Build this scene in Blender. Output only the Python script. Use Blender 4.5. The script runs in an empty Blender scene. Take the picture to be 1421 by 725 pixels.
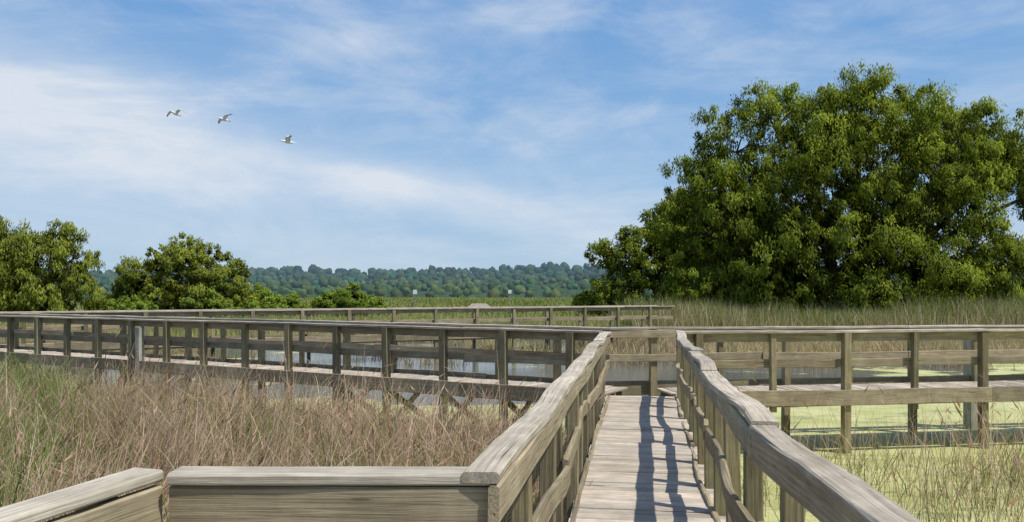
import bpy, math, numpy as np
from mathutils import Vector, noise as mnoise
rng=np.random.default_rng(7)
R=math.radians
scene=bpy.context.scene

# ------------------------------------------------------------------ helpers
def link(o,parent=None):
    scene.collection.objects.link(o)
    if parent: o.parent=parent
    return o
def empty(name):
    e=bpy.data.objects.new(name,None); e.empty_display_size=.3
    return link(e)
def mesh_obj(name,verts,faces,mat,parent=None,smooth=False,attrs=None):
    me=bpy.data.meshes.new(name)
    if isinstance(verts,np.ndarray):
        nv=len(verts); me.vertices.add(nv); me.vertices.foreach_set('co',verts.astype(np.float32).ravel())
        k=faces.shape[1]; nf=len(faces)
        me.loops.add(nf*k); me.loops.foreach_set('vertex_index',faces.astype(np.int32).ravel())
        me.polygons.add(nf)
        me.polygons.foreach_set('loop_start',np.arange(0,nf*k,k,dtype=np.int32))
        me.update(calc_edges=True)
    else:
        me.from_pydata(verts,[],faces); me.update()
    if smooth: me.polygons.foreach_set('use_smooth',[True]*len(me.polygons))
    if attrs:
        for n,(t,arr) in attrs.items():
            a=me.attributes.new(n,t,'POINT')
            arr=np.asarray(arr,dtype=np.float32)
            a.data.foreach_set('color' if t=='FLOAT_COLOR' else 'vector',arr.ravel())
    me.materials.append(mat)
    return link(bpy.data.objects.new(name,me),parent)

class NT:
    def __init__(s,tree): s.t=tree; s.n=tree.nodes; s.l=tree.links
    def add(s,typ,**kw):
        nd=s.n.new(typ)
        for k,v in kw.items(): setattr(nd,k,v)
        return nd
    def set(s,inp,v):
        if isinstance(v,bpy.types.NodeSocket): s.l.new(v,inp)
        else: inp.default_value=v
    def math(s,op,a,b=0.0,c=None,clamp=False):
        nd=s.add('ShaderNodeMath',operation=op); nd.use_clamp=clamp
        s.set(nd.inputs[0],a); s.set(nd.inputs[1],b)
        if c is not None: s.set(nd.inputs[2],c)
        return nd.outputs[0]
    def smooth(s,v,a,b):
        nd=s.add('ShaderNodeMapRange',interpolation_type='SMOOTHSTEP'); s.set(nd.inputs[0],v)
        nd.inputs[1].default_value=a; nd.inputs[2].default_value=b
        return nd.outputs[0]
    def mix(s,f,a,b,mode='MIX'):
        nd=s.add('ShaderNodeMix',data_type='RGBA',blend_type=mode)
        s.set(nd.inputs[0],f); s.set(nd.inputs[6],a); s.set(nd.inputs[7],b)
        return nd.outputs[2]
    def noise(s,vec,scale,detail=4,rough=.55,dist=0):
        nd=s.add('ShaderNodeTexNoise'); 
        if vec is not None: s.l.new(vec,nd.inputs['Vector'])
        nd.inputs['Scale'].default_value=scale; nd.inputs['Detail'].default_value=detail
        nd.inputs['Roughness'].default_value=rough; nd.inputs['Distortion'].default_value=dist
        return nd.outputs['Fac']
    def vmul(s,vec,v):
        nd=s.add('ShaderNodeVectorMath',operation='MULTIPLY'); s.l.new(vec,nd.inputs[0]); nd.inputs[1].default_value=v
        return nd.outputs[0]
    def attr(s,name):
        return s.add('ShaderNodeAttribute',attribute_name=name)
    def bump(s,h,strength,dist):
        nd=s.add('ShaderNodeBump'); s.l.new(h,nd.inputs['Height']); nd.inputs['Strength'].default_value=strength; nd.inputs['Distance'].default_value=dist
        return nd.outputs[0]
def newmat(name):
    m=bpy.data.materials.new(name); m.use_nodes=True; m.node_tree.nodes.clear()
    t=NT(m.node_tree); out=t.add('ShaderNodeOutputMaterial')
    return m,t,out
C=lambda r,g,b:(r,g,b,1.0)

def mat_wood(name,light,dark,stain,stain_amt=.5):
    m,t,out=newmat(name)
    g=t.attr('gpos').outputs['Vector']; tint=t.attr('tint').outputs['Color']
    gv=t.vmul(g,(2.2,85,85)); n1=t.noise(gv,1.0,4,.65,.5)
    n2=t.noise(t.vmul(g,(.6,9,9)),1.0,4,.6,.6)
    n3=t.noise(g,3.0,4,.65)
    col=t.mix(t.smooth(n1,.28,.72),dark,light)
    col=t.mix(t.math('MULTIPLY',t.smooth(n2,.45,.75),stain_amt),col,stain)
    crack=t.smooth(t.noise(t.vmul(g,(1.3,75,75)),1.0,2,.6,.9),.68,.72)
    col=t.mix(t.math('MULTIPLY',crack,.85),col,C(.045,.035,.025))
    blot=t.smooth(n3,.35,.75)
    col=t.mix(blot,t.mix(1.0,col,C(.70,.69,.68),'MULTIPLY'),col)
    vo=t.add('ShaderNodeTexVoronoi'); t.l.new(t.vmul(g,(3.2,22,22)),vo.inputs['Vector']); vo.inputs['Scale'].default_value=1.0
    knot=t.smooth(vo.outputs['Distance'],.16,.07)
    col=t.mix(t.math('MULTIPLY',knot,.5),col,C(.07,.05,.035))
    col=t.mix(1.0,col,tint,'MULTIPLY')
    b=t.add('ShaderNodeBsdfPrincipled'); t.l.new(col,b.inputs['Base Color']); b.inputs['Roughness'].default_value=.85
    b.inputs['Specular IOR Level'].default_value=.25
    h=t.math('SUBTRACT',n1,t.math('MULTIPLY',crack,1.2))
    t.l.new(t.bump(h,.7,.006),b.inputs['Normal'])
    t.l.new(b.outputs[0],out.inputs[0]); return m
def mat_foliage(name,transl=.3,nrm=False):
    m,t,out=newmat(name)
    c=t.attr('tint').outputs['Color']
    d=t.add('ShaderNodeBsdfDiffuse'); t.l.new(c,d.inputs[0])
    if nrm: t.l.new(t.attr('nrm').outputs['Vector'],d.inputs['Normal'])
    tr=t.add('ShaderNodeBsdfTranslucent'); t.l.new(t.mix(1.0,c,C(1.25,1.3,.6),'MULTIPLY'),tr.inputs[0])
    mx=t.add('ShaderNodeMixShader'); mx.inputs[0].default_value=transl
    t.l.new(d.outputs[0],mx.inputs[1]); t.l.new(tr.outputs[0],mx.inputs[2]); t.l.new(mx.outputs[0],out.inputs[0]); return m
def mat_simple(name,col,rough=.8,nscale=6,var=.35):
    m,t,out=newmat(name)
    tc=t.add('ShaderNodeTexCoord').outputs['Object']; n=t.noise(tc,nscale,5)
    cc=t.mix(t.smooth(n,.3,.7),C(*[c*(1-var) for c in col]),C(*[c*(1+var*.4) for c in col]))
    b=t.add('ShaderNodeBsdfPrincipled'); t.l.new(cc,b.inputs['Base Color']); b.inputs['Roughness'].default_value=rough
    t.l.new(t.bump(n,.4,.02),b.inputs['Normal'])
    t.l.new(b.outputs[0],out.inputs[0]); return m

M_deck=mat_wood('deck_wood',C(.66,.58,.47),C(.38,.325,.26),C(.35,.30,.235),.45)
M_rail=mat_wood('rail_wood',C(.66,.59,.47),C(.36,.31,.24),C(.32,.28,.19),.5)
M_post=mat_wood('post_wood',C(.38,.325,.20),C(.18,.15,.08),C(.18,.18,.075),.6)
M_bark=mat_simple('bark',(.09,.07,.05),.9,9)
M_leaf=mat_foliage('leaves',.33,True)
M_reed=mat_foliage('reed_blades',.25)

# ------------------------------------------------------------------ boards
class Boards:
    def __init__(s): s.v=[];s.f=[];s.g=[];s.t=[]
    def board(s,p0,p1,w,h,up=(0,0,1),tint=None,segs=1,wob=0.0,ch=.006,jit=.12):
        p0=Vector(p0);p1=Vector(p1);d=(p1-p0);L=d.length;d.normalize()
        side=d.cross(Vector(up)).normalized(); u2=side.cross(d).normalized()
        a=w/2;b=h/2;c=min(ch,a*.4,b*.4)
        prof=[(-a+c,-b),(a-c,-b),(a,-b+c),(a,b-c),(a-c,b),(-a+c,b),(-a,b-c),(-a,-b+c)]
        off=rng.uniform(0,50,3); k=1+float(np.clip(rng.normal(0,jit),-.3,.25)); tt=tint or (1,1,1)
        warm=rng.normal(0,.018)
        col=(tt[0]*k*(1+warm),tt[1]*k,tt[2]*k*(1-warm),1)
        base=len(s.v); ph=rng.uniform(0,6.28,3); 
        for i in range(segs+1):
            f=i/segs; q=p0+d*(L*f)
            if wob:
                q=q+side*(wob*math.sin(f*L*1.3+ph[0])+wob*.5*math.sin(f*L*3.1+ph[1]))+u2*(wob*.8*math.sin(f*L*1.7+ph[2])+wob*.35*math.sin(f*L*4.3+ph[1]))
            for j,(x,y) in enumerate(prof):
                e=wob*.35
                xx=x+(rng.normal(0,e*.4) if wob else 0); yy=y+(rng.normal(0,e*.4) if wob else 0)
                s.v.append(tuple(q+side*xx+u2*yy)); s.g.append((off[0]+f*L,off[1]+x,off[2]+y)); s.t.append(col)
        for i in range(segs):
            for j in range(8):
                o=base+i*8; s.f.append((o+j,o+(j+1)%8,o+8+(j+1)%8,o+8+j))
        s.f.append(tuple(base+j for j in range(7,-1,-1))); o=base+segs*8; s.f.append(tuple(o+j for j in range(8)))
    def make(s,name,mat,parent):
        return mesh_obj(name,s.v,s.f,mat,parent,attrs={'gpos':('FLOAT_VECTOR',s.g),'tint':('FLOAT_COLOR',s.t)})

DZ=1.0; TOP=2.07
def V2(a): return Vector((a[0],a[1],0))
def rail_line(bd_r,bd_p,a,b,inward,spacing=1.35,first=.0,longevery=1,seclen=2.7,wob=.006,near=False,
              postbot=-.5,posttint=None):
    """a,b 2d ends of the rail's inner face; inward = 2d unit vector toward deck"""
    a=V2(a);b=V2(b);L=(b-a).length;d=(b-a).normalized();n=V2(inward)
    k=0;s=first; pw=.095 if near else .125; po=.043+pw/2
    while s<=L+.01:
        q=a+d*s-n*po+V2(rng.normal(0,.008,2))
        bot=postbot if k%longevery==0 else .72
        w_=pw if (k%longevery==0) else .095
        bd_p.board((q.x,q.y,bot),(q.x+rng.normal(0,.012),q.y+rng.normal(0,.012),TOP-.042),w_,w_,up=tuple(n),tint=posttint,segs=3,wob=.003,jit=.18)
        k+=1;s+=spacing
    nsec=max(1,round(L/seclen)); 
    for kind in ('cap','face','mid','toe'):
        for i in range(nsec):
            s0=L*i/nsec;s1=L*(i+1)/nsec-.006
            j=lambda sc:(rng.normal(0,sc),rng.normal(0,sc))
            sc=.010 if near else .006
            (o0,z0),(o1,z1)=j(sc),j(sc)
            if kind=='cap':
                off,zz,w,h=(-.055 if near else -.075),TOP-.02,(.135 if near else .17),.042
            elif kind=='face':
                off,zz,w,h=-.021,TOP-.115,.040,.14
            elif kind=='mid':
                off,zz,w,h=-.021,DZ+.52,.040,.135
                (o0,z0),(o1,z1)=j(sc*.5),j(sc*2)
            elif near:
                off,zz,w,h=-.021,DZ-.07,.040,.20
            else:
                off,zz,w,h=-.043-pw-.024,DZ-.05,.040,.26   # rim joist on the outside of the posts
            if kind in('cap','face'): z0=z1=(rng.normal(0,.003)); 
            if kind in ('face','toe'): o0=o1=0
            p=a+d*s0+n*(off+o0*.6); q=a+d*s1+n*(off+o1*.6)
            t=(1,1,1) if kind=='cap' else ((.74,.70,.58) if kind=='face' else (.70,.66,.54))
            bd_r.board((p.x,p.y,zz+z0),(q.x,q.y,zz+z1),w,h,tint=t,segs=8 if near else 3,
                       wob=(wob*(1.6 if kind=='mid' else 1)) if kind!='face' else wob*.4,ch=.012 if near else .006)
def deck(bd,a,b,w0,w1,ext=.04,pitch=.147):
    a=V2(a);b=V2(b);L=(b-a).length;d=(b-a).normalized();n=Vector((-d.y,d.x,0))
    k=int(L/pitch)
    for i in range(k):
        q=a+d*((i+.5)*pitch); w=w0+(w1-w0)*i/k
        e0=w/2+ext+rng.normal(0,.006);e1=w/2+ext+rng.normal(0,.006);z=DZ-.02+rng.normal(0,.003)
        sk=rng.normal(0,.004)
        p0=q-n*e0-d*sk;p1=q+n*e1+d*sk
        bd.board((p0.x,p0.y,z+rng.normal(0,.002)),(p1.x,p1.y,z),pitch-.013,.038,tint=(1,1,1),segs=2,wob=.0012,jit=.12)
    for sgn in(-.35,0,.35):
        p0=a+n*sgn;p1=b+n*sgn
        bd.board((p0.x,p0.y,DZ-.15),(p1.x,p1.y,DZ-.15),.05,.2,tint=(.5,.45,.4))
def unit(a,b):
    v=Vector((b[0]-a[0],b[1]-a[1]));v.normalize();return v

# --- foreground boardwalk
bw=empty('boardwalk'); D,RL,PO=Boards(),Boards(),Boards()
u=Vector((.160,.987)).normalized(); nl=Vector((-u.y,u.x))
LA=(-.045,2.80); LB=(1.63,13.15)
RA=(.87,-.6); RM=(1.17,3.9); RM2=(1.60,6.6); RB=(2.68,13.0)
deck(D,(.13,-.3),(2.13,13.15),1.30,1.04)
rail_line(RL,PO,LA,LB,(-nl.x,-nl.y),near=True,first=.12,spacing=.95,seclen=2.4,wob=.014,longevery=2)
for p,q in((RA,RM),(RM,RM2),(RM2,RB)):
    L=math.dist(p,q); rail_line(RL,PO,p,q,(nl.x,nl.y),near=True,first=.4,spacing=.95,seclen=L/max(1,round(L/2.2)),wob=.018,longevery=2)
PL=(-1.235,2.84)
rail_line(RL,PO,(-.06,2.83),PL,(0,-1),near=True,first=.15,spacing=.95,seclen=3,wob=.003)
pd=unit(PL,(-2.05,.0)); 
rail_line(RL,PO,(PL[0]-.03,PL[1]+.03),(-2.3,-.9),(-pd.y,pd.x),near=True,first=.2,spacing=1.1,seclen=4,wob=.004)
for i in range(25):
    y=-.8+i*.147; xl=-2.25+(y+.9)*(1.02/3.74); xr=-.66+.19*y
    D.board((xl,y,DZ-.02),(xr-.02,y,DZ-.02),.136,.038,segs=1,jit=.11)
D.make('deck',M_deck,bw);RL.make('railings',M_rail,bw);PO.make('posts',M_post,bw)

def walkway(a,b,w,a_far=None,b_far=None,seclen=2.7,spacing=1.35,tint=None,nbrace=0,first=.3,le=1,extra=()):
    e=empty('boardwalk'); D,RL,PO=Boards(),Boards(),Boards()
    d=unit(a,b);n=Vector((-d.y,d.x))
    if n.y<0:n=-n
    af=a_far or (a[0]+n.x*w,a[1]+n.y*w); bf=b_far or (b[0]+n.x*w,b[1]+n.y*w)
    rail_line(RL,PO,a,b,(n.x,n.y),spacing=spacing,seclen=seclen,first=first,longevery=le,posttint=tint)
    rail_line(RL,PO,af,bf,(-n.x,-n.y),spacing=spacing,seclen=seclen,first=first+.55,longevery=2,posttint=tint)
    deck(D,((a[0]+n.x*w/2),(a[1]+n.y*w/2)),((b[0]+n.x*w/2),(b[1]+n.y*w/2)),w,w)
    s=first
    for i in range(nbrace):
        p=Vector((a[0]+d.x*s-n.x*.03,a[1]+d.y*s-n.y*.03))
        r=p+n*(w+.1)
        PO.board((p.x,p.y,.12),(r.x,r.y,.82),.04,.12,jit=.1,tint=(.8,.8,.8))
        PO.board((p.x+d.x*.06,p.y+d.y*.06,.82),(r.x+d.x*.06,r.y+d.y*.06,.12),.04,.12,jit=.1,tint=(.8,.8,.8))
        s+=spacing
    for (x,y,w_) in extra:   # newer, paler replacement posts
        PO.board((x,y,-.5),(x,y,TOP-.2),w_,w_,up=(n.x,n.y,0),tint=(1.7,1.9,2.6),jit=.03,segs=2)
    D.make('deck',M_deck,e);RL.make('railings',M_rail,e);PO.make('posts',M_post,e)
    return e
J2=(-17.6,24.0)
walkway((1.52,13.28),J2,1.12,a_far=(1.76,14.33),first=.55,nbrace=5,spacing=1.3,extra=((-8.9,18.95,.15),))
walkway((2.76,13.02),(16.5,15.2),1.15,a_far=(1.76,14.33),first=.28,spacing=1.3,le=2,extra=((9.12,15.72,.22),))
walkway((-17.3,24.4),(7.5,37.0),1.15,spacing=1.75,first=.2)

# ------------------------------------------------------------------ terrain
def sstep(x,a,b):
    t=np.clip((x-a)/(b-a),0,1); return t*t*(3-2*t)
def nz(x,y,s,seed=0):
    return (np.sin(x*s+1.3*seed)*np.cos(y*s*1.1+2.1*seed)+.6*np.sin(x*s*2.3+y*s*1.7+seed)+.4*np.cos(y*s*3.7-x*s*2.9+seed*3))/2
def leftline(x): return 13.3+(1.5-x)*.562
def ground_z(x,y):
    x=np.asarray(x,float);y=np.asarray(y,float)
    bed=sstep(leftline(x)-y,-.8,.8)*sstep((-.9+.162*y)-x,-.2,.6)
    z=-.45+bed*(.53+.05*nz(x,y,1.7))
    far=sstep(y,44,50)
    z=z+far*(.62+.12*nz(x,y,.12,2))
    far2=sstep(y,70,200); z=z+far2*.25
    z=z+sstep(x-.35*y,8,24)*sstep(y,46,66)*(1-sstep(y,150,300))*3.0
    z=z+(1-sstep(y,-60,-8))*.7
    z=z+(sstep(-x,34,50)*(1-far)*.6)+(sstep(x,34,50)*(1-far)*.6)
    return z
ax=np.concatenate([-np.geomspace(4000,41,28),np.linspace(-40,40,161),np.geomspace(41,4000,28)])
ay=np.concatenate([-np.geomspace(1500,11,14),np.linspace(-10,80,181),np.geomspace(81,5000,34)])
X,Y=np.meshgrid(ax,ay); Z=ground_z(X,Y)
nx,ny=len(ax),len(ay); idx=np.arange(nx*ny).reshape(ny,nx)
F=np.stack([idx[:-1,:-1],idx[:-1,1:],idx[1:,1:],idx[1:,:-1]],-1).reshape(-1,4)
m,t,out=newmat('marsh_ground')
pos=t.add('ShaderNodeNewGeometry').outputs['Position']; sp=t.add('ShaderNodeSeparateXYZ'); t.l.new(pos,sp.inputs[0])
n=t.noise(pos,1.6,6,.65); nb=t.noise(t.vmul(pos,(.02,.03,.05)),1.0,5,.6); ns=t.noise(t.vmul(pos,(.25,.5,1)),1.0,5,.6)
mud=t.mix(t.smooth(n,.35,.65),C(.09,.07,.04),C(.26,.20,.12))
mead=t.mix(t.smooth(nb,.4,.62),C(.15,.19,.055),C(.25,.25,.11))
mead=t.mix(t.math('MULTIPLY',t.smooth(ns,.4,.7),.45),mead,C(.09,.13,.035))
col=t.mix(t.smooth(sp.outputs[1],44,56),mud,mead)
b=t.add('ShaderNodeBsdfDiffuse'); t.l.new(col,b.inputs[0])
t.l.new(t.bump(n,.8,.1),b.inputs['Normal']); t.l.new(b.outputs[0],out.inputs[0])
mesh_obj('ground',np.stack([X.ravel(),Y.ravel(),Z.ravel()],1),F,m,smooth=True)

# water with duckweed
m,t,out=newmat('pond_water')
pos=t.add('ShaderNodeNewGeometry').outputs['Position']; sp=t.add('ShaderNodeSeparateXYZ'); t.l.new(pos,sp.inputs[0])
n=t.noise(t.vmul(pos,(.16,.26,.2)),1.0,5,.6,.6)
f=t.math('ADD',n,t.math('MULTIPLY',t.smooth(sp.outputs[1],21,16.5),.40))
f=t.math('ADD',f,t.math('MULTIPLY',t.smooth(sp.outputs[0],6,11),.10))
f=t.math('ADD',f,t.math('MULTIPLY',t.smooth(sp.outputs[1],30,38),.05))
fine=t.noise(pos,4,4,.7)
f=t.math('ADD',f,t.math('MULTIPLY',t.math('SUBTRACT',fine,.5),.12))
mask=t.smooth(f,.60,.645)
spk=t.noise(pos,45,3,.7)
dw=t.mix(t.smooth(t.noise(pos,.8,5,.6),.35,.65),C(.40,.41,.15),C(.52,.51,.24))
dw=t.mix(t.math('MULTIPLY',t.smooth(spk,.5,.7),.45),dw,C(.25,.31,.08))
dw=t.mix(t.math('MULTIPLY',t.smooth(t.noise(t.vmul(pos,(.5,1.6,1)),1,4,.7,1),.54,.64),.55),dw,C(.16,.20,.08))
d=t.add('ShaderNodeBsdfPrincipled'); t.l.new(dw,d.inputs['Base Color']); d.inputs['Roughness'].default_value=.6
t.l.new(t.bump(spk,.5,.01),d.inputs['Normal'])
w=t.add('ShaderNodeBsdfPrincipled'); w.inputs['Base Color'].default_value=C(.12,.13,.12); w.inputs['Roughness'].default_value=.12; w.inputs['IOR'].default_value=1.33
t.l.new(t.bump(t.noise(t.vmul(pos,(2,5,1)),1.2,3,.6),.15,.03),w.inputs['Normal'])
mx=t.add('ShaderNodeMixShader'); t.l.new(mask,mx.inputs[0]); t.l.new(w.outputs[0],mx.inputs[1]); t.l.new(d.outputs[0],mx.inputs[2]); t.l.new(mx.outputs[0],out.inputs[0])
mesh_obj('pond_water',[(-60,-40,0),(60,-40,0),(60,60,0),(-60,60,0)],[(0,1,2,3)],m)

# ------------------------------------------------------------------ blades
def blades(name,x,y,h,w,cb,ct,lean=.25,bend=.35,seg=4,leandir=None,z0=None,plume=0.0,plumecol=(.30,.22,.15),mat=M_reed):
    N=len(x); z=ground_z(x,y) if z0 is None else z0
    z=np.maximum(z,-.1)
    ang=rng.uniform(0,2*np.pi,N); la=rng.uniform(0,2*np.pi,N) if leandir is None else leandir+rng.normal(0,.8,N)
    ln=np.abs(rng.normal(0,lean,N)); bd=np.abs(rng.normal(0,bend,N))
    sx,sy=np.cos(ang),np.sin(ang); lx,ly=np.cos(la),np.sin(la)
    V=np.zeros((N,seg+1,2,3)); T=np.zeros((N,seg+1,2,4)); T[...,3]=1
    hx=np.zeros(N);hz=np.zeros(N)
    for i in range(seg+1):
        f=i/seg
        if i>0:
            th=np.clip(ln+bd*2.0*(f-.5/seg)**1.5*1.6,0,2.4)
            hx+=np.sin(th)*h/seg; hz+=np.cos(th)*h/seg
        ww=w*(1-f**1.6*.93)*.5
        for s,sg in((0,-1),(1,1)):
            V[:,i,s,0]=x+lx*hx+sx*ww*sg; V[:,i,s,1]=y+ly*hx+sy*ww*sg; V[:,i,s,2]=z+hz
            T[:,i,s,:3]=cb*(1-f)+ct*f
    base=np.arange(N)[:,None]*(seg+1)*2
    fs=[]
    for i in range(seg):
        o=base+i*2; fs.append(np.concatenate([o,o+1,o+3,o+2],1))
    F=np.concatenate(fs); V=V.reshape(-1,3);T=T.reshape(-1,4)
    if plume>0:
        sel=np.where(rng.random(N)<plume)[0]; M=len(sel)
        tip=np.stack([x[sel]+lx[sel]*hx[sel],y[sel]+ly[sel]*hx[sel],z[sel]+hz[sel]],1)
        pl=.09+.10*rng.random(M); pw=.008+.010*rng.random(M)
        dirx=np.stack([lx[sel]*.5,ly[sel]*.5,-.1+.9*rng.random(M)],1); dirx/=np.linalg.norm(dirx,axis=1)[:,None]
        pts=[]
        for a in(0,np.pi/2):
            s=np.stack([np.cos(ang[sel]+a),np.sin(ang[sel]+a),np.zeros(M)],1)
            q=np.stack([tip-dirx*pl[:,None]*.5,tip+s*pw[:,None],tip+dirx*pl[:,None],tip-s*pw[:,None]],1)
            pts.append(q)
        Q=np.concatenate(pts).reshape(-1,3); off=len(V)
        F=np.concatenate([F,off+np.arange(len(Q)).reshape(-1,4)]); V=np.concatenate([V,Q])
        pc=np.array(plumecol)*rng.uniform(.6,1.3,(len(Q)//4,1)); pc=np.repeat(pc,4,0)
        T=np.concatenate([T,np.concatenate([pc,np.ones((len(pc),1))],1)])
    return mesh_obj(name,V,F,mat,attrs={'tint':('FLOAT_COLOR',T)})
def cols(N,pal,var=.2):
    pal=np.array(pal); c=pal[rng.integers(0,len(pal),N)]; return c*rng.uniform(1-var,1+var,(N,1))
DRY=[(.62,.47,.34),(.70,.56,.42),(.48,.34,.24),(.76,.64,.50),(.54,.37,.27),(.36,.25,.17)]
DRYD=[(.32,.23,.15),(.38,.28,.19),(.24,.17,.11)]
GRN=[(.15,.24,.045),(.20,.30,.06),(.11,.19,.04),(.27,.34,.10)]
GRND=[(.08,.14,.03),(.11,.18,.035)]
def sample(n,fn,x0,x1,y0,y1):
    x=rng.uniform(x0,x1,n);y=rng.uniform(y0,y1,n);k=fn(x,y);k=k if k.dtype==bool else rng.random(n)<k
    return x[k],y[k]
def lbed(x,y):
    return (leftline(x)-.25>y)&(x<-.75+.162*y)&(np.abs(x)<.9*y+1.0)&((y>3.2)|(x<-2.6))&(y>1.5)
def clump(x,y,s,seed): return sstep(nz(x,y,s,seed)+.35*nz(x,y,s*3.1,seed+1),-.35,.45)
x,y=sample(165000,lambda x,y:np.where(lbed(x,y),.35+.65*clump(x,y,1.6,3),0.)*(1-.55*sstep(-x-.50*y,-.2,1.6)),-20,2,1.5,24)
N=len(x); h=rng.uniform(.5,1.25,N)*(.62+.62*clump(x,y,1.3,5)); h*=np.where(rng.random(N)<.07,1.35,1)
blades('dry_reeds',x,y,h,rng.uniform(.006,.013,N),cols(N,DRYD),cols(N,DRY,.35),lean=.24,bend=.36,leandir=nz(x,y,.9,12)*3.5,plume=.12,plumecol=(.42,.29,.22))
x,y=sample(50000,lambda x,y:np.where(lbed(x,y),.7,0.),-20,2,1.5,24); N=len(x)
blades('fallen_reeds',x,y,rng.uniform(.5,1.1,N),rng.uniform(.006,.013,N),cols(N,DRYD,.3),cols(N,DRY,.3),lean=1.0,bend=.5,z0=ground_z(x,y)+rng.uniform(0,.45,N))
gm=lambda x,y:np.where(lbed(x,y),.05+.80*np.maximum(sstep(nz(x,y,1.0,9),.25,.7),sstep(-x-.50*y,-.2,1.6)*.85),0.)
x,y=sample(68000,gm,-20,2,1.5,24); N=len(x)
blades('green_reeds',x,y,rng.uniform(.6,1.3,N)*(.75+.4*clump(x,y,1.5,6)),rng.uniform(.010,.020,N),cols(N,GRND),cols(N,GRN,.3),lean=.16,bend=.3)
def rb(x,y):
    d1=np.exp(-((x-6.8)**2/4.5+(y-10.0)**2/4.5)); d2=.4*np.exp(-((x-3.6)**2/1.2+(y-10.6)**2/5)); d3=1.2*np.exp(-((x-5.0)**2/1.8+(y-6.6)**2/1.6)); d4=.4*np.exp(-((x-9)**2/7+(y-11.5)**2/1))
    return np.clip((d1+d2+d3+d4)*(.10+.90*clump(x,y,2.6,4)),0,1)*(x>1.1+.162*y)
x,y=sample(17000,rb,1.5,13,3,13); N=len(x)
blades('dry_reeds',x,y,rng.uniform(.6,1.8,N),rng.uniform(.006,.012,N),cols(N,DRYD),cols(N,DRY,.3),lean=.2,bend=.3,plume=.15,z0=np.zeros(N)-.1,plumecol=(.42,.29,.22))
x,y=sample(9500,rb,1.5,13,3,13); N=len(x)
blades('green_reeds',x,y,rng.uniform(.4,1.0,N),rng.uniform(.008,.016,N),cols(N,GRND),cols(N,GRN,.3),lean=.22,bend=.35,z0=np.zeros(N)-.1)
def rf(x,y): return np.where((x>3),1,0)*sstep(y+2.5*nz(x,y,.5,3),27,32)*(.35+.65*clump(x,y,.45,8))
x,y=sample(80000,rf,3,44,25,50); N=len(x)
MIDC=[(.54,.42,.29),(.43,.33,.21),(.60,.49,.35),(.34,.33,.15)]
blades('dry_reeds',x,y,rng.uniform(.4,.95,N),rng.uniform(.018,.04,N),cols(N,DRYD),cols(N,MIDC,.25),lean=.3,bend=.35,seg=3,z0=np.zeros(N)-.05)
def lf(x,y): 
    wl=24.4+(x+17.3)*.508
    return np.where((y>leftline(x)+3.5)&(np.abs(y-wl-.6)>1.1),1.,0.)*sstep(nz(x,y,.33,6)+.3*nz(x,y,1.1,2),.08,.5)*sstep(y,22,29)
x,y=sample(60000,lf,-26,5,17,46); N=len(x)
blades('dry_reeds',x,y,rng.uniform(.35,.85,N),rng.uniform(.015,.033,N),cols(N,DRYD),cols(N,MIDC+[(.30,.34,.10)],.25),lean=.3,bend=.35,seg=3,z0=np.zeros(N)-.05)
x,y=sample(70000,lambda x,y:(.5+.5*clump(x,y,.3,2))*sstep(y+1.5*nz(x,y,.4,1),41,46)*(1-.6*sstep(y,52,66)),-48,9,40,68); N=len(x)
blades('marsh_grass',x,y,rng.uniform(.5,1.05,N),rng.uniform(.03,.06,N),cols(N,[(.24,.21,.10),(.20,.21,.09)]),cols(N,[(.40,.37,.18),(.28,.35,.11),(.48,.39,.24),(.22,.31,.07)],.25),lean=.25,bend=.3,seg=3)
x,y=sample(45000,lambda x,y:.9+0*x,-110,30,68,230); N=len(x)
pt=clump(x+9*nz(x,y,.13,4),y+14*nz(x,y,.09,7),.05,2)[:,None]
blades('meadow_grass',x,y,rng.uniform(.4,1.15,N),rng.uniform(.12,.3,N),cols(N,[(.16,.18,.06)]),cols(N,[(.22,.28,.09),(.18,.25,.07)],.2)*pt+cols(N,[(.34,.32,.15),(.28,.29,.12)],.2)*(1-pt),lean=.35,bend=.4,seg=2)
def ct(x,y): return sstep(y+1.5*nz(x,y,.4,1),44,47)*(.55+.45*clump(x,y,.5,2))*(x>7.2)
x,y=sample(75000,ct,7,60,43,60); N=len(x)
hh=rng.uniform(1.2,2.2,N)*(.75+.4*clump(x,y,.25,7))
g=rng.random(N)<(.66-.35*sstep(48-y,0,3)); cb=np.where(g[:,None],cols(N,[(.24,.23,.11)]),cols(N,DRYD)); 
ctc=np.where(g[:,None],cols(N,[(.16,.25,.045),(.23,.32,.07),(.12,.19,.04)],.25),cols(N,DRY,.25))
blades('cattails',x,y,hh,rng.uniform(.025,.05,N),cb,ctc,lean=.12,bend=.18,seg=3,plume=.05,plumecol=(.12,.07,.035))
x,y=sample(36000,lambda x,y:np.where(ground_z(x,y)>.9,1.,0.),20,75,52,95); N=len(x)
blades('bank_grass',x,y,rng.uniform(.6,1.2,N),rng.uniform(.05,.1,N),cols(N,GRN),cols(N,[(.28,.36,.07),(.36,.40,.11),(.22,.31,.05)],.25),lean=.2,bend=.3,seg=2)

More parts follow.
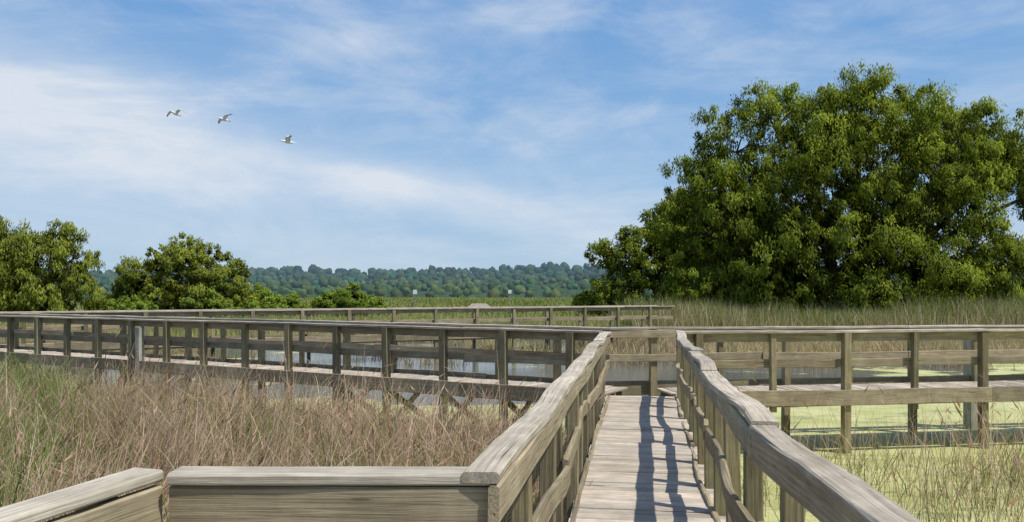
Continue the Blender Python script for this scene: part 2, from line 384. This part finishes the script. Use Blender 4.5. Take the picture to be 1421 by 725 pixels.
# ------------------------------------------------------------------ trees
def tube(path,rad,n=7):
    v=[];f=[]
    for i,(p,r) in enumerate(zip(path,rad)):
        p=Vector(p); d=(Vector(path[min(i+1,len(path)-1)])-Vector(path[max(i-1,0)])).normalized()
        s=d.cross(Vector((.31,.95,.05))).normalized();w=s.cross(d)
        for k in range(n):
            a=2*math.pi*k/n; v.append(tuple(p+(s*math.cos(a)+w*math.sin(a))*r))
    for i in range(len(path)-1):
        for k in range(n): f.append((i*n+k,i*n+(k+1)%n,(i+1)*n+(k+1)%n,(i+1)*n+k))
    return v,f
def tree(name,base,trunks,lobes,nclump,nleaf,leaf=(.34,.12),clr=.85,pal=GRN,droop=.55,inner=.2,br=1.0,limbs=True,trad=.35,sub=(0,1.3)):
    e=empty(name); bx,by=base; bz=float(ground_z(bx,by))-.1
    e.location=(bx,by,bz)
    tv=[];tf=[]
    def addtube(path,rad):
        v,f=tube(path,rad);o=len(tv);tv.extend(v);tf.extend([tuple(i+o for i in q) for q in f])
    L=np.array(lobes,float)
    for ti,(tx,ty) in enumerate(trunks):
        top=(tx*1.15,ty,L[:,2].max()*.55)
        addtube([(tx,ty,0),(tx*1.03+rng.normal(0,.15),ty,top[2]*.5),top],[trad,trad*.75,trad*.45])
    if limbs:
        for lb in lobes:
            t=min(trunks,key=lambda q:abs(q[0]-lb[0])); s=(t[0]*1.05,t[1],max(.6,min(L[:,2].max()*.35,lb[2]*.5)))
            c=lb[:3]; mid=tuple((s[i]+c[i])/2+(rng.normal(0,.3) if i<2 else .5) for i in range(3))
            addtube([s,mid,c],[trad*.5,trad*.33,trad*.15])
            for _ in range(5):
                dv=rng.normal(0,1,3);dv/=np.linalg.norm(dv);dv[2]=abs(dv[2])*.8
                en=tuple(c[i]+dv[i]*lb[3+i]*.85 for i in range(3)); md=tuple((c[i]+en[i])/2+rng.normal(0,.15) for i in range(3))
                addtube([c,md,en],[trad*.15,trad*.09,trad*.03])
    mesh_obj('trunk',tv,tf,M_bark,e,smooth=True)
    def surf_pick(L,n,r0,r1):
        vol=(L[:,3]*L[:,4]+L[:,3]*L[:,5]+L[:,4]*L[:,5]); pr=vol/vol.sum()
        li=rng.choice(len(L),n,p=pr)
        dv=rng.normal(0,1,(n,3)); dv/=np.linalg.norm(dv,axis=1)[:,None]
        return li,dv,L[li,:3]+dv*rng.uniform(r0,r1,n)[:,None]*L[li,3:6]
    nin=int(nclump*inner)
    if sub[0]:
        li,dv,cc=surf_pick(L,sub[0]*8,.82,1.02)
        keep=[]
        for i in range(len(cc)):
            q=((cc[i]-L[:,:3])/L[:,3:6]); ins=((q**2).sum(1)<.6).sum()
            if ins==0 and cc[i][1]<5 and all(np.linalg.norm(cc[i]-cc[j])>sub[1]*1.05 for j in keep): keep.append(i)
            if len(keep)>=sub[0]: break
        sr=sub[1]*rng.uniform(.75,1.3,len(keep))
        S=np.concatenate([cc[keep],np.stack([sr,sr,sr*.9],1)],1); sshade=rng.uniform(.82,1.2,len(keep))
        li,dv,c1=surf_pick(S,nclump-nin,.70,1.0); sh1=sshade[li]
    else:
        li,dv,c1=surf_pick(L,nclump-nin,.84,1.08); sh1=np.ones(nclump-nin)
    l2,d2,c2=surf_pick(L,nin,.4,.9)
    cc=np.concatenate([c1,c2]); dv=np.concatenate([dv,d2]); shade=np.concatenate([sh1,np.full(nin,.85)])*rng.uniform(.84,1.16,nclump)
    cc[:,2]=np.maximum(cc[:,2],.4+rng.random(nclump)*.6)
    cr=clr*rng.uniform(.5,1.3,nclump)
    ci=np.repeat(np.arange(nclump),nleaf); N=len(ci)
    g=rng.normal(0,1,(N,3)); g/=np.linalg.norm(g,axis=1)[:,None]
    rr=rng.uniform(.25,1.0,N)**.7
    off=g*rr[:,None]*cr[ci][:,None]*np.array([1,1,.85])
    off[:,2]-=droop*.9*cr[ci]*(rng.random(N)**2)
    P=cc[ci]+off
    ax_=rng.normal(0,1,(N,3))*.5+g*.4; ax_[:,2]-=droop*1.6; ax_/=np.linalg.norm(ax_,axis=1)[:,None]
    o2=np.cross(ax_,g*.6+dv[ci]*.9+rng.normal(0,.35,(N,3))+np.array([0,0,.3])); o2/=np.linalg.norm(o2,axis=1)[:,None]+1e-6
    s=rng.uniform(.6,1.3,N)[:,None]; a=ax_*leaf[0]*.5*s; b=o2*leaf[1]*.5*s
    V=np.stack([P-a,P+b-a*.1,P+a,P-b-a*.1],1).reshape(-1,3)
    nr=g*.5+dv[ci]*.65+rng.normal(0,.25,(N,3))+np.array([0,-.05,.4]); nr/=np.linalg.norm(nr,axis=1)[:,None]
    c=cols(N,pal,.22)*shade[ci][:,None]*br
    T=np.concatenate([np.repeat(c,4,0),np.ones((N*4,1))],1)
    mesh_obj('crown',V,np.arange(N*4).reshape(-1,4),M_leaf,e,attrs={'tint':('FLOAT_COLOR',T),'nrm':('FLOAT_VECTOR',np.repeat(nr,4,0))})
    return e
WIL=[(.165,.215,.030),(.20,.245,.034),(.135,.185,.026),(.225,.265,.04)]
DK=[(.10,.15,.026),(.12,.17,.03),(.085,.13,.022)]
big=[(-10.2,0,6.8,3.3,3.5,3.4),(-9.3,0,10.4,3.2,3.5,3.0),(-8.2,0,13.2,2.8,3.2,2.7),(-10.2,0,3.0,3.0,3,2.6),
     (-5.3,0,15.0,2.8,3.2,2.5),(-2.4,0,15.8,2.6,3,2.3),(.5,.3,16.2,2.7,3.2,2.4),(4.2,0,15.4,2.8,3,2.3),(8.0,.8,15.2,2.8,3.2,2.4),(-3.8,-2.5,10.8,4.0,3.2,3.8),
     (1.2,-2.8,12.0,4.0,3.2,3.6),(6.0,-2,11,3.6,3.2,3.6),(-6.3,-2.4,5.8,3.8,3,3.8),(-1,-2.6,5.8,4.0,3,4.0),(4.0,-2.6,5.4,4.0,3,4.0),
     (8.2,-1.4,5.6,3.4,3,3.4),(10.6,0,4.2,2.4,2.8,2.2),(9.4,.3,11.4,2.2,2.6,2.2),(11.2,1,13.4,2.5,2.6,2.0),(13.8,1,12.6,2.4,2.4,1.7),(15.8,1,10.6,1.8,2,1.4),
     (0,2,9,8,3.5,6.5),(-5,-1,2.2,4.5,3,2.0),(3,-1,2.0,5,3,1.9),(9.5,-.5,2.0,3.0,2.8,1.8)]
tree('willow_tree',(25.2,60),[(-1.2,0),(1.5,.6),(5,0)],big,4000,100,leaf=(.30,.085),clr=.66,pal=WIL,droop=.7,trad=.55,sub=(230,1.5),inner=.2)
tree('deciduous_tree',(13.6,74),[(0,0)],[(-3.0,0,4.5,2.8,3,3.2),(0,0,7.2,3.2,3,2.8),(3.5,0,9.0,3.4,3,3.0),(-1,-1,3,4,3,2.8),(4.5,-1,4,4,3,4),(-4.2,0,5.5,1.8,2,1.7),(0.5,-1,5,3.5,3,3.5),(-3.5,-1,1.8,2.4,2,1.8)],850,85,leaf=(.32,.12),clr=.62,pal=WIL,br=.85,droop=.3,sub=(80,1.2))
tree('deciduous_tree',(19.5,80),[(0,0)],[(-1,0,8.0,4,3,3.4),(3,0,9.6,3.6,3,3.0),(0,-1,4,4.5,3,4)],450,80,leaf=(.36,.16),pal=DK,droop=.3,sub=(50,1.4))
tree('bush',(7.0,76),[(0,0)],[(0,0,1.5,1.0,1,1.2)],40,70,leaf=(.3,.14),clr=.5,pal=WIL,trad=.08)
tree('bush',(44,64),[(0,0)],[(0,0,1.6,2.2,2,1.6),(2.5,0,2.2,2.4,2,1.8)],150,70,leaf=(.3,.14),pal=[(.20,.27,.06),(.16,.23,.04)],trad=.08)
YW=[(.20,.24,.038),(.24,.275,.045),(.165,.205,.034),(.27,.30,.055)]
tree('willow_tree',(-37.6,62),[(-1,0),(1.0,0)],[(-4,0,5.4,2.8,2.6,2.4),(-1,0,6.4,2.6,2.6,1.8),(1.4,.3,6.4,2.2,2.4,1.7),(3.2,0,5.3,1.8,2,1.4),(-3.2,-1,3,3,2.4,2.4),(.2,-1,3.6,2.6,2.4,2.6),(3.0,-.5,2.3,1.7,2,1.8),(-.6,0,1.6,4.2,2.4,1.5),(2.4,0,3.9,1.8,2,1.1)],800,85,leaf=(.30,.08),clr=.52,pal=YW,droop=.9,sub=(80,.95),inner=.12)
tree('willow_tree',(-44.5,60),[(0,0)],[(0,0,5,3.4,3,3.2),(-2,0,3,3,3,3)],250,80,leaf=(.34,.11),clr=.6,pal=WIL,droop=.8,sub=(24,1.2))
tree('deciduous_tree',(-27.2,66),[(-.5,0),(.8,0)],[(0.3,0,4.9,2.3,2.4,1.6),(-2.4,0,3.8,2.3,2.4,1.5),(2.6,0,4.0,2.2,2.4,1.7),(0,-1,2.8,3.4,2.4,2.0),(-4.3,0,2.0,2.0,2,1.4),(3.6,0,2.2,1.8,2,1.4),(-1.2,0,4.8,1.8,2,1.2),(-2,0,1.4,4,2.4,1.3)],720,85,leaf=(.28,.095),clr=.45,pal=YW,br=.95,droop=.4,sub=(80,.85),inner=.12)
for (px_,py_,s) in ((-22.2,68,1.0),(-20.0,70,.8),(-17.6,78,.6),(-14.5,70,1.0),(-16.4,70,.8),(-33.5,66,.8),(-31.0,63,.7),(-12.9,72,.7),(-24.5,63,.9),(-29.2,62,.7),(-34.8,60,.6),(-21.3,64,.55)):
    s*=1.2
    tree('bush',(px_,py_),[(0,0)],[(0,0,1.2*s,1.4*s,1.3,1.4*s),(1.1*s,0,.8*s,1.1*s,1.2,1.0*s),(-1.1*s,.2,.95*s,1.0*s,1.2,1.1*s),(.4*s,.1,2.0*s,.7*s,.7,.7*s)],int(120*s),70,leaf=(.26,.10),clr=.38,pal=[(.19,.26,.042),(.15,.22,.035),(.22,.29,.05)],trad=.07,droop=.1)

# ------------------------------------------------------------------ distant forested hills
import bmesh
bm=bmesh.new(); bmesh.ops.create_icosphere(bm,subdivisions=2,radius=1); bv=np.array([v.co[:] for v in bm.verts]); bf=np.array([[v.index for v in f.verts] for f in bm.faces]); bm.free()
ROWS=[(300,3.6,1.6),(380,5.5,1.9),(470,8.2,2.3),(580,12,2.9),(700,17,3.5),(820,23.4,4.1),(950,31.0,4.7)]
def hill_h(x,row): 
    d_,h_,r_=ROWS[row]; k_=row/6
    return h_+k_*(2.6*np.sin(x*.006+1)+1.6*np.sin(x*.017+.5)+1.0*np.sin(x*.041))
VV=[];FF=[];TT=[];o=0
for row,(dist,hh_,rr_) in enumerate(ROWS):
    W=dist*1.15+80; n_=330; xs=np.linspace(-W,W*.9,n_)+rng.normal(0,2.0,n_)
    for xx in xs:
        r=rr_*rng.uniform(.65,1.4); zz=hill_h(xx,row)-r*.9+rng.normal(0,rr_*.28)
        v=bv*(1+rng.normal(0,.16,(len(bv),1)))*np.array([r,r,r*rng.uniform(.85,1.4)])+np.array([xx,dist+rng.normal(0,12),zz])
        VV.append(v);FF.append(bf+o);o+=len(v)
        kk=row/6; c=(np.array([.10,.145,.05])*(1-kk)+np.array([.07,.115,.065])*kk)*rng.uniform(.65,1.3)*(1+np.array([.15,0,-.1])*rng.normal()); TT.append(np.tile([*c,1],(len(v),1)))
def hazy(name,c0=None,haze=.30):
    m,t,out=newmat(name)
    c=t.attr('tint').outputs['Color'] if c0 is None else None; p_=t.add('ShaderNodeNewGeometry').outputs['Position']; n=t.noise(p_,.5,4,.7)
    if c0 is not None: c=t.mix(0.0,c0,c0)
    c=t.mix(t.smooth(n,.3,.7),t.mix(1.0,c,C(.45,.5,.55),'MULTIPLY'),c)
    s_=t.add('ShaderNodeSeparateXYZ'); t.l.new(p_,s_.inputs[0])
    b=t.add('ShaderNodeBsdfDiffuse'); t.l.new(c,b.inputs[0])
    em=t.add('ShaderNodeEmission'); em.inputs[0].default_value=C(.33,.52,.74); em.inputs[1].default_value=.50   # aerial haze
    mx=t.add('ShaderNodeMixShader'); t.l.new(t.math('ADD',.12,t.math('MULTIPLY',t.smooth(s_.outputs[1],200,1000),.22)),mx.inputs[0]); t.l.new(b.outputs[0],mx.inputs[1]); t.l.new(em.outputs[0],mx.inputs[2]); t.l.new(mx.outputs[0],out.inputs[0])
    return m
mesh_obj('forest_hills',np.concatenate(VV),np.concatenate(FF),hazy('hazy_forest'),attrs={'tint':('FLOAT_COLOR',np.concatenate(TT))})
hx=np.linspace(-1150,1050,160); v=[];f=[]
for i,xx in enumerate(hx):
    v+= [(xx,296,-1)]+[(xx,d_,float(hill_h(xx,r_))-rr_*1.3) for r_,(d_,h_,rr_) in enumerate(ROWS)]+[(xx,1200,-1)]
K=len(ROWS)+2
for i in range(len(hx)-1):
    for k in range(K-1): f.append((i*K+k,(i+1)*K+k,(i+1)*K+k+1,i*K+k+1))
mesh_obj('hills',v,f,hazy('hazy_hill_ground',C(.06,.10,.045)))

# ------------------------------------------------------------------ small distant items
M_white=mat_simple('white_paint',(.75,.75,.72),.6,5,.1); M_grey=mat_simple('grey_boards',(.26,.25,.22),.8,5,.3)
def box(v,f,c,s):
    o=len(v)
    for dx,dy,dz in((-1,-1,-1),(1,-1,-1),(1,1,-1),(-1,1,-1),(-1,-1,1),(1,-1,1),(1,1,1),(-1,1,1)): v.append((c[0]+dx*s[0]/2,c[1]+dy*s[1]/2,c[2]+dz*s[2]/2))
    for q in((0,3,2,1),(4,5,6,7),(0,1,5,4),(1,2,6,5),(2,3,7,6),(3,0,4,7)): f.append(tuple(o+i for i in q))
def sign(x,y,h,w):
    z=float(ground_z(x,y)); e=empty('sign_post'); 
    v=[];f=[];box(v,f,(x,y,z+h/2),(.1,.1,h)); mesh_obj('post',v,f,M_grey,e)
    v=[];f=[];box(v,f,(x,y-.08,z+h-.2),(w,.05,w*1.1)); mesh_obj('panel',v,f,M_white,e)
sign(-13.2,108,2.6,.55); sign(-.3,110,2.7,.45)
e=empty('wooden_hut'); x,y=-3.8,92; z=float(ground_z(x,y))-.5
v=[];f=[];box(v,f,(x,y,z+.65),(2.2,1.8,1.3)); mesh_obj('walls',v,f,M_grey,e)
mesh_obj('roof',[(x-1.3,y-1.1,z+1.3),(x+1.3,y-1.1,z+1.3),(x+1.3,y+1.1,z+1.3),(x-1.3,y+1.1,z+1.3),(x-.8,y,z+1.7),(x+.8,y,z+1.7)],[(0,1,5,4),(2,3,4,5),(1,2,5),(3,0,4),(3,2,1,0)],mat_simple('weathered_roof',(.28,.25,.20),.9,4,.3),e)
v=[];f=[];box(v,f,(x+.4,y-.92,z+.95),(.6,.05,.3)); mesh_obj('window',v,f,mat_simple('dark_opening',(.02,.02,.02)),e)

# ------------------------------------------------------------------ birds
m_b,t,out=newmat('white_feathers')
c=t.attr('tint').outputs['Color']; b=t.add('ShaderNodeBsdfPrincipled'); t.l.new(c,b.inputs['Base Color']); b.inputs['Roughness'].default_value=.7; t.l.new(b.outputs[0],out.inputs[0])
def bird(loc,heading,up1,up2,bank=0,span=.56,sc=1.25):
    v=[];f=[];tc=[]
    st=[(.36,.002,.0),(.31,.010,.0),(.285,.026,.006),(.25,.036,.010),(.21,.034,.006),(.15,.05,0),(.05,.07,-.01),(-.07,.062,-.008),(-.17,.035,0),(-.24,.03,.004),(-.33,.045,.004)]
    n=10
    for i,(x,r,zz) in enumerate(st):
        for k in range(n):
            a=2*math.pi*k/n; fl=.3 if i>=9 else (.9)
            v.append((x,r*math.cos(a)*(1.3 if i>=9 else 1),zz+r*math.sin(a)*fl)); tc.append((.75,.45,.1,1) if i<2 else (.78,.78,.76,1))
    for i in range(len(st)-1):
        for k in range(n): f.append((i*n+k,i*n+(k+1)%n,(i+1)*n+(k+1)%n,(i+1)*n+k))
    f.append(tuple(range(n))[::-1]); o=(len(st)-1)*n; f.append(tuple(o+k for k in range(n)))
    for sg in(-1,1):
        o=len(v); ns=9; yy=.03;zz=.02
        for i in range(ns):
            s=i/(ns-1); k_=float(sstep(np.array(s),.3,.55)); ang=up1*(1-k_)+up2*k_
            if i: yy+=math.cos(ang)*span/(ns-1); zz+=math.sin(ang)*span/(ns-1)
            chord=.19*(1-.75*s**2); lead=.10+.04*math.sin(s*3.1)-.16*s*s
            col=(.76,.76,.74,1) if s<.82 else (.06,.06,.06,1)
            for xx,th in((lead,0),(lead-chord*.35,.010*(1-s)+.002),(lead-chord,0),(lead-chord*.35,-.008*(1-s)-.002)):
                v.append((xx,sg*yy,zz+th)); tc.append(col)
        for i in range(ns-1):
            for k in range(4): f.append((o+i*4+k,o+i*4+(k+1)%4,o+i*4+4+(k+1)%4,o+i*4+4+k))
    ob=mesh_obj('flying_gull',v,f,m_b,smooth=True,attrs={'tint':('FLOAT_COLOR',tc)})
    ob.location=loc; ob.rotation_euler=(bank,R(-5),heading); ob.scale=(sc,)*3
    return ob
k=40/1100
bird((-466.5*k,40,2.72+247*k),R(255),R(35),R(-28),R(5),sc=1.15)
bird((-399.5*k,40,2.72+239*k),R(235),R(20),R(-5),R(18),span=.5,sc=1.1)
bird((-310.5*k,40,2.72+208*k),R(200),R(42),R(15),R(-12),span=.58,sc=1.3)

# ------------------------------------------------------------------ sky, sun, camera
el=R(61); az=R(122)   # azimuth from +Y towards +X
sd=Vector((math.sin(az)*math.cos(el),math.cos(az)*math.cos(el),math.sin(el)))
sun=bpy.data.lights.new('sun','SUN'); sun.energy=5.0; sun.angle=R(.6); sun.color=(1,.95,.86)
so=link(bpy.data.objects.new('sun',sun)); so.rotation_euler=(-sd).to_track_quat('-Z','Y').to_euler(); so.location=(20,-10,40)
w=bpy.data.worlds.new('World'); scene.world=w; w.use_nodes=True; w.node_tree.nodes.clear(); t=NT(w.node_tree)
out=t.add('ShaderNodeOutputWorld'); bg=t.add('ShaderNodeBackground'); bg.inputs[1].default_value=.10
sky=t.add('ShaderNodeTexSky',sky_type='NISHITA'); sky.sun_disc=False; sky.sun_elevation=el; sky.sun_rotation=az; sky.air_density=1.0; sky.dust_density=.4; sky.ozone_density=1.5
g=t.add('ShaderNodeTexCoord').outputs['Generated']; sp=t.add('ShaderNodeSeparateXYZ'); t.l.new(g,sp.inputs[0])
A=t.math('ARCTAN2',sp.outputs[0],sp.outputs[1]); E=t.math('ARCSINE',sp.outputs[2])
def blob(a0,e0,sa,se,rot):
    da=t.math('SUBTRACT',A,a0); de=t.math('SUBTRACT',E,e0); c_,s_=math.cos(rot),math.sin(rot)
    uu=t.math('ADD',t.math('MULTIPLY',da,c_/sa),t.math('MULTIPLY',de,s_/sa)); vv=t.math('ADD',t.math('MULTIPLY',da,-s_/se),t.math('MULTIPLY',de,c_/se))
    return t.math('EXPONENT',t.math('MULTIPLY',t.math('ADD',t.math('MULTIPLY',uu,uu),t.math('MULTIPLY',vv,vv)),-1.0))
cmb=t.add('ShaderNodeCombineXYZ'); t.l.new(A,cmb.inputs[0]); t.l.new(E,cmb.inputs[1])
mp=t.add('ShaderNodeMapping'); t.l.new(cmb.outputs[0],mp.inputs[0]); mp.inputs['Rotation'].default_value=(0,0,R(14)); mp.inputs['Scale'].default_value=(2.2,7.5,1)
n1=t.noise(mp.outputs[0],1.3,6,.60,.6)
mp2=t.add('ShaderNodeMapping'); t.l.new(cmb.outputs[0],mp2.inputs[0]); mp2.inputs['Rotation'].default_value=(0,0,R(-20)); mp2.inputs['Scale'].default_value=(3.5,9,1); mp2.inputs['Location'].default_value=(3,1,0)
n2=t.noise(mp2.outputs[0],1.7,6,.62,.4)
bl=t.math('ADD',t.math('MULTIPLY',blob(-.56,.215,.20,.055,-.15),.70),t.math('MULTIPLY',blob(-.12,.125,.28,.024,-.19),.60))
bl=t.math('ADD',bl,t.math('MULTIPLY',blob(-.20,.30,.12,.03,.3),.22))
bl=t.math('ADD',bl,t.math('MULTIPLY',blob(-.35,.14,.40,.06,0),.22))
cl=t.math('MULTIPLY',bl,t.math('ADD',.10,t.math('MULTIPLY',n1,1.75)))
cl=t.math('ADD',cl,t.math('MULTIPLY',t.smooth(n1,.40,.72),.30))
cl=t.math('ADD',cl,t.math('MULTIPLY',t.smooth(n2,.42,.72),.26))
cl=t.math('MINIMUM',t.math('ADD',cl,.03),.9)
cr_=t.add('ShaderNodeValToRGB'); t.l.new(t.math('DIVIDE',sp.outputs[2],.6),cr_.inputs[0])
e_=cr_.color_ramp.elements; e_[0].position=0; e_[0].color=(.44,.60,.77,1); e_[1].position=1; e_[1].color=(.07,.20,.53,1)
q=e_.new(.22); q.color=(.28,.50,.78,1); q=e_.new(.55); q.color=(.145,.36,.72,1)
grad=t.mix(1.0,cr_.outputs[0],C(10,10,10),'MULTIPLY')
base=t.mix(.85,sky.outputs[0],grad)
col=t.mix(cl,base,C(7.4,7.9,8.6))
t.l.new(col,bg.inputs[0]); t.l.new(bg.outputs[0],out.inputs[0])

cam=bpy.data.cameras.new('camera'); cam.sensor_width=36; cam.lens=36*1100/1421; cam.shift_y=.030; cam.clip_start=.05; cam.clip_end=9000
co=link(bpy.data.objects.new('camera',cam)); co.location=(0,0,2.72); co.rotation_euler=(R(90),0,0); scene.camera=co
scene.view_settings.view_transform='Standard'; scene.view_settings.look='None'; scene.view_settings.exposure=0
